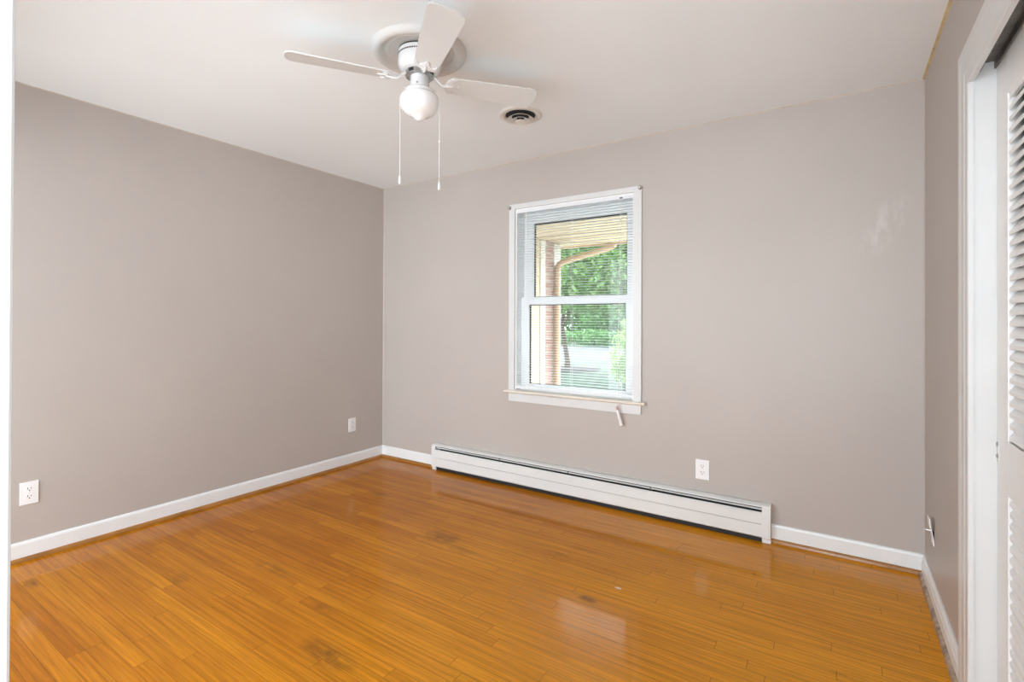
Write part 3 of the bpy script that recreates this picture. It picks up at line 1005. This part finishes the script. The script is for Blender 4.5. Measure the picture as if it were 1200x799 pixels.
for ang in (53, -36, -124):
    make_blade(ang)
cr = Vector((0.8354, 0.5496, 0))
for s, z1, bead in ((-0.0875, 1.878, None), (0.0885, 1.853, 2.035)):
    px, py = (cr * s).x, (cr * s).y
    hx_, hy_ = (cr * s * 0.47).x, (cr * s * 0.47).y
    t = MB()
    t.tube([(px * 0.74, py * 0.74, fz(2.248)), (px * 0.9, py * 0.9, fz(2.245)), (px * 1.01, py * 1.01, fz(2.232)), (px * 1.01, py * 1.01, fz(2.20)), (px, py, fz(2.16)), (px, py, fz(z1))], 0.0011, 8)
    ch = t.build('pull_chain', M_CORD, fan)
    MB().lathe([(0, 0.004), (0.002, 0.003), (0.0038, -0.004), (0.0058, -0.02), (0.0062, -0.028), (0.004, -0.033), (0, -0.034)], 16, Matrix.Translation((px, py, fz(z1)))).build('pull_fob', M_PLASTIC, ch, True)
    if bead:
        MB().lathe([(0, 0.007), (0.0028, 0.006), (0.0034, 0), (0.0028, -0.006), (0, -0.007)], 12, Matrix.Translation((px, py, fz(bead)))).build('chain_connector', M_PLASTIC, ch, True)

vt = thing('ceiling_vent', (-1.560, 2.452, H), 'round white stepped air vent on the ceiling behind the fan blade', 'air vent')
MB().lathe([(0.128, 0), (0.127, -0.005), (0.118, -0.009), (0.106, -0.010), (0.092, -0.008), (0.087, -0.003), (0.087, 0)], 64).build('outer_ring', M_VENT, vt, True, 60)
MB().lathe([(0, -0.0005), (0.088, -0.0005), (0.088, -0.002), (0, -0.002)], 48).build('duct_opening', M_DARK, vt)
MB().lathe([(0.052, -0.010), (0.060, -0.014), (0.078, -0.026), (0.079, -0.028), (0.058, -0.0165), (0.050, -0.0125)], 56).build('middle_cone', M_VENT, vt, True)
MB().lathe([(0.024, -0.018), (0.034, -0.022), (0.055, -0.034), (0.056, -0.0365), (0.032, -0.0255), (0.022, -0.020)], 56).build('inner_cone', M_VENT, vt, True)
c = MB().lathe([(0, -0.024), (0.010, -0.026), (0.030, -0.038), (0.029, -0.041), (0.008, -0.043), (0, -0.043)], 40)
c.build('center_cone', M_VENT, vt, True, 40)

# ------------------------------------------------------------------ outside: porch roof, wing wall, downspout
pr = thing('porch_roof', (-1.2, YB + 0.24, 2.05), 'cream porch soffit and fascia over the outside of the window', 'porch roof')
po = pr.location.copy()
g = MB()
YE = 4.5
ZE = 1.99
g.box((-5.0 - po.x, YB + 0.245 - po.y, ZE - po.z), (3.5 - po.x, YE - po.y, ZE + 0.03 - po.z))
yy = YB + 0.30
while yy < YE - 0.05:                                # board battens under the soffit
    g.box((-5.0 - po.x, yy - po.y, ZE - 0.006 - po.z), (3.5 - po.x, yy + 0.012 - po.y, ZE - po.z))
    yy += 0.2
g.build('soffit', M_SOFFIT, pr)
MB().box((-5.0 - po.x, YE - po.y, ZE - 0.02 - po.z), (3.5 - po.x, YE + 0.025 - po.y, ZE + 0.16 - po.z), 0.003).build('fascia', M_BEIGE, pr)
MB().prism([(YE + 0.025 - po.y, ZE + 0.03 - po.z), (YE + 0.10 - po.y, ZE + 0.03 - po.z), (YE + 0.13 - po.y, ZE + 0.15 - po.z), (YE + 0.12 - po.y, ZE + 0.15 - po.z), (YE + 0.095 - po.y, ZE + 0.04 - po.z), (YE + 0.025 - po.y, ZE + 0.04 - po.z)], 0, -5 - po.x, 3.5 - po.x).build('gutter', M_EXTW, pr)
MB().prism([(-0.6 - po.y, 3.6 - po.z), (YE + 0.12 - po.y, ZE + 0.17 - po.z), (YE + 0.12 - po.y, ZE + 0.20 - po.z), (-0.6 - po.y, 3.7 - po.z)], 0, -5 - po.x, 3.5 - po.x).build('roof_sun_block', mat('grey_roof_block', (0.18, 0.17, 0.16), 0.9, vary=0.3, scale=20), pr)  # unseen roof slab added to keep the sun off the room

XW = -2.30
ww = thing('porch_side_wall', (XW - 0.2, 3.9, -0.6), 'beige and brick wall outside, left of the window view', 'wall')
wo = ww.location.copy()


def wb(a, b, bev=0.0):
    return MB().box((a[0] - wo.x, a[1] - wo.y, a[2] - wo.z), (b[0] - wo.x, b[1] - wo.y, b[2] - wo.z), bev)


wb((XW - 0.4, YB + 0.25, -0.6), (XW, 3.955, 1.985)).build('beige_panel', M_SOFFIT, ww)
wb((XW - 0.02, 3.955, -0.6), (XW + 0.012, 4.045, 1.985), 0.003).build('white_board', M_EXTW, ww)
wb((XW - 0.4, 4.045, -0.6), (XW, 4.22, 1.985)).build('brick_pier', M_BRICK, ww)
wb((XW - 0.12, 4.22, -0.6), (XW + 0.006, 4.36, 1.985), 0.003).build('white_corner_board', M_EXTW, ww)
ds = MB()
pth = [(XW + 0.032, 4.235, -0.15), (XW + 0.032, 4.235, 1.70), (XW + 0.036, 4.236, 1.745), (XW + 0.055, 4.242, 1.785), (XW + 0.10, 4.256, 1.81), (-1.885, 4.44, 1.92), (-1.84, 4.50, 1.945), (-1.815, 4.545, 1.97), (-1.81, 4.56, 2.03)]
ds.tube(pth, 0.030, 12)
d = ds.build('downspout', M_BEIGE, None, True)
tag(d, 'beige rain downspout with an angled elbow outside the window', 'downspout')

# ------------------------------------------------------------------ outside: ground and planting
GZ = -0.6
struct(MB().box((-5, YB + 0.26, GZ - 0.2), (3.5, 5.6, -0.15)).build('porch_bounce_slab', mat('pale_concrete', (0.62, 0.60, 0.57), 0.85, vary=0.1)), 'unseen pale concrete slab added below the window to bounce light onto the soffit', 'porch floor')  # hidden slab added to throw neutral light up at the soffit
g = MB()
g.box((-70, YB + 0.26, GZ - 0.3), (40, 22.6, GZ)).box((-70, 33.5, GZ - 0.3), (40, 90, GZ))
struct(g.build('lawn', M_GRASS), 'green lawn outside the window', 'lawn')
struct(MB().box((-70, 22.6, GZ - 0.3), (40, 33.5, GZ - 0.02)).build('road', M_ROAD), 'pale sunlit road beyond the lawn', 'road')


def foliage(mb_blobs, n, size, seed, name, material, parent=None, origin=(0, 0, 0)):
    """Leaves scattered in the outer shell of each blob (centre, radii)."""
    rd = random.Random(seed)
    vs, fs = [], []
    tot = sum(b[1][0] * b[1][2] for b in mb_blobs)
    for cen, rad in mb_blobs:
        for _ in range(int(n * rad[0] * rad[2] / tot)):
            while True:
                u = Vector((rd.uniform(-1, 1), rd.uniform(-1, 1), rd.uniform(-1, 1)))
                if 0.02 < u.length <= 1:
                    break
            u = u.normalized() * (rd.random() ** 0.4)
            c0 = Vector((cen[0] + u.x * rad[0], cen[1] + u.y * rad[1], cen[2] + u.z * rad[2])) - Vector(origin)
            s = size * rd.uniform(0.6, 1.3)
            a = Vector((rd.gauss(0, 1), rd.gauss(0, 1), rd.gauss(0, 1))).normalized()
            b = a.cross(Vector((rd.gauss(0, 1), rd.gauss(0, 1), rd.gauss(0, 1)))).normalized()
            k0 = len(vs)
            nrm = a.cross(b)
            vs += [tuple(c0 - a * s), tuple(c0 + b * s * 0.45 + nrm * s * 0.12), tuple(c0 + a * s), tuple(c0 - b * s * 0.45 + nrm * s * 0.12)]
            fs.append((k0, k0 + 1, k0 + 2, k0 + 3))
    me = bpy.data.meshes.new(name)
    me.from_pydata(vs, [], fs)
    me.update()
    return new_obj(name, me, material, parent)


def trunk(pts, rads, name, parent):
    t = MB()
    t.tube(pts, rads, 12)
    return t


tr = thing('lawn_tree', (-8.77, 17.2, GZ), 'leafy green tree with a leaning dark trunk on the lawn', 'tree')
tb = MB()
tb.tube([(0, 0, -0.1), (0.02, 0, 0.3), (-0.10, 0, 1.0), (-0.22, 0, 1.7), (-0.15, 0.1, 2.6), (0.1, 0.2, 4.2)], [0.15, 0.10, 0.085, 0.08, 0.07, 0.05], 12)
tb.tube([(-0.2, 0, 1.65), (0.25, -0.1, 2.4), (1.1, -0.2, 3.3), (1.9, -0.3, 3.9)], [0.06, 0.05, 0.04, 0.025], 8)
tb.tube([(-0.2, 0, 1.8), (-0.8, 0.1, 2.6), (-1.6, 0.2, 3.4)], [0.05, 0.04, 0.025], 8)
tb.build('trunk', M_BARK, tr, True)
mu = MB().lathe([(1.25, 0), (1.1, 0.05), (0.6, 0.09), (0.2, 0.10), (0, 0.10)], 40).build('tree_shadow_disc', mat('dark_tree_shadow', (0.018, 0.015, 0.014), 0.95, vary=0.4, scale=15), None, True)  # dark disc painted as the shadow under the tree
mu.location = (-8.7, 17.2, GZ)
struct(mu, 'dark round disc standing in for the shadow under the leaning tree on the lawn', 'painted shadow')
foliage([((0.2, 0, 4.4), (3.2, 2.4, 2.1)), ((2.2, -0.6, 3.3), (1.9, 1.5, 1.2)), ((-2.0, 0.3, 3.2), (1.8, 1.4, 1.2)), ((0.9, -1.2, 2.75), (1.5, 1.0, 0.7)), ((1.2, 0, 5.8), (2.6, 2.0, 1.6)), ((3.6, 0.4, 4.3), (1.8, 1.6, 1.5))], 15000, 0.13, 3, 'foliage', M_LEAF, tr)
sh = thing('garden_bush', (-5.15, 13.9, GZ), 'bright yellow-green bush at the right edge of the window view', 'bush')
foliage([((0.25, 0, 0.9), (0.75, 0.7, 0.9)), ((0.35, 0, 1.7), (0.5, 0.5, 0.55)), ((0.1, -0.1, 0.4), (0.6, 0.5, 0.4))], 2600, 0.07, 5, 'foliage', M_LEAF_LITE, sh)
MB().tube([(0.25, 0, -0.05), (0.25, 0, 0.7), (0.33, 0, 1.5)], [0.05, 0.04, 0.02], 8).build('stem', M_BARK, sh, True)
spots = [(-37, 44, 4.4, 'dark green tree across the road, far left in the window view'), (-28.5, 40, 5.2, 'dark green tree across the road, behind the leaning trunk'), (-22.5, 47, 5.6, 'tall dark green tree across the road near the middle of the window view'),
         (-15.5, 40, 5.0, 'dark green tree across the road near the right side of the window view'), (-8, 45, 5.4, 'dark green tree across the road, far right in the window view')]
for i, (x, y, h, lb) in enumerate(spots):
    b = thing('far_tree', (x, y, GZ), lb, 'tree', group='trees across the road')
    tb = MB()
    tb.tube([(0, 0, -0.1), (0.05, 0, 1.5), (-0.1, 0, h)], [0.35, 0.28, 0.12], 10)
    tb.build('trunk', M_BARK, b, True)
    foliage([((0, 0, h * 0.45), (3.7, 2.0, h * 0.45)), ((0.4, 0, h), (3.7, 2.4, 3.0)), ((-0.5, 0.3, h + 2.4), (3.2, 2.2, 2.6))], 5200, 0.32, 20 + i, 'foliage', M_LEAF_DARK, b)
hd = thing('hedge', (-22, 36.2, GZ), 'low dark hedge along the far side of the road', 'hedge')
foliage([((-10 + 4 * i, 0, 0.55), (2.6, 0.8, 0.7)) for i in range(6)], 5000, 0.16, 9, 'foliage', M_LEAF_DARK, hd)
for i in range(6):
    MB().tube([(-10 + 4 * i, 0, -0.05), (-10 + 4 * i, 0, 0.8)], [0.05, 0.02], 6).build('stem', M_BARK, hd)
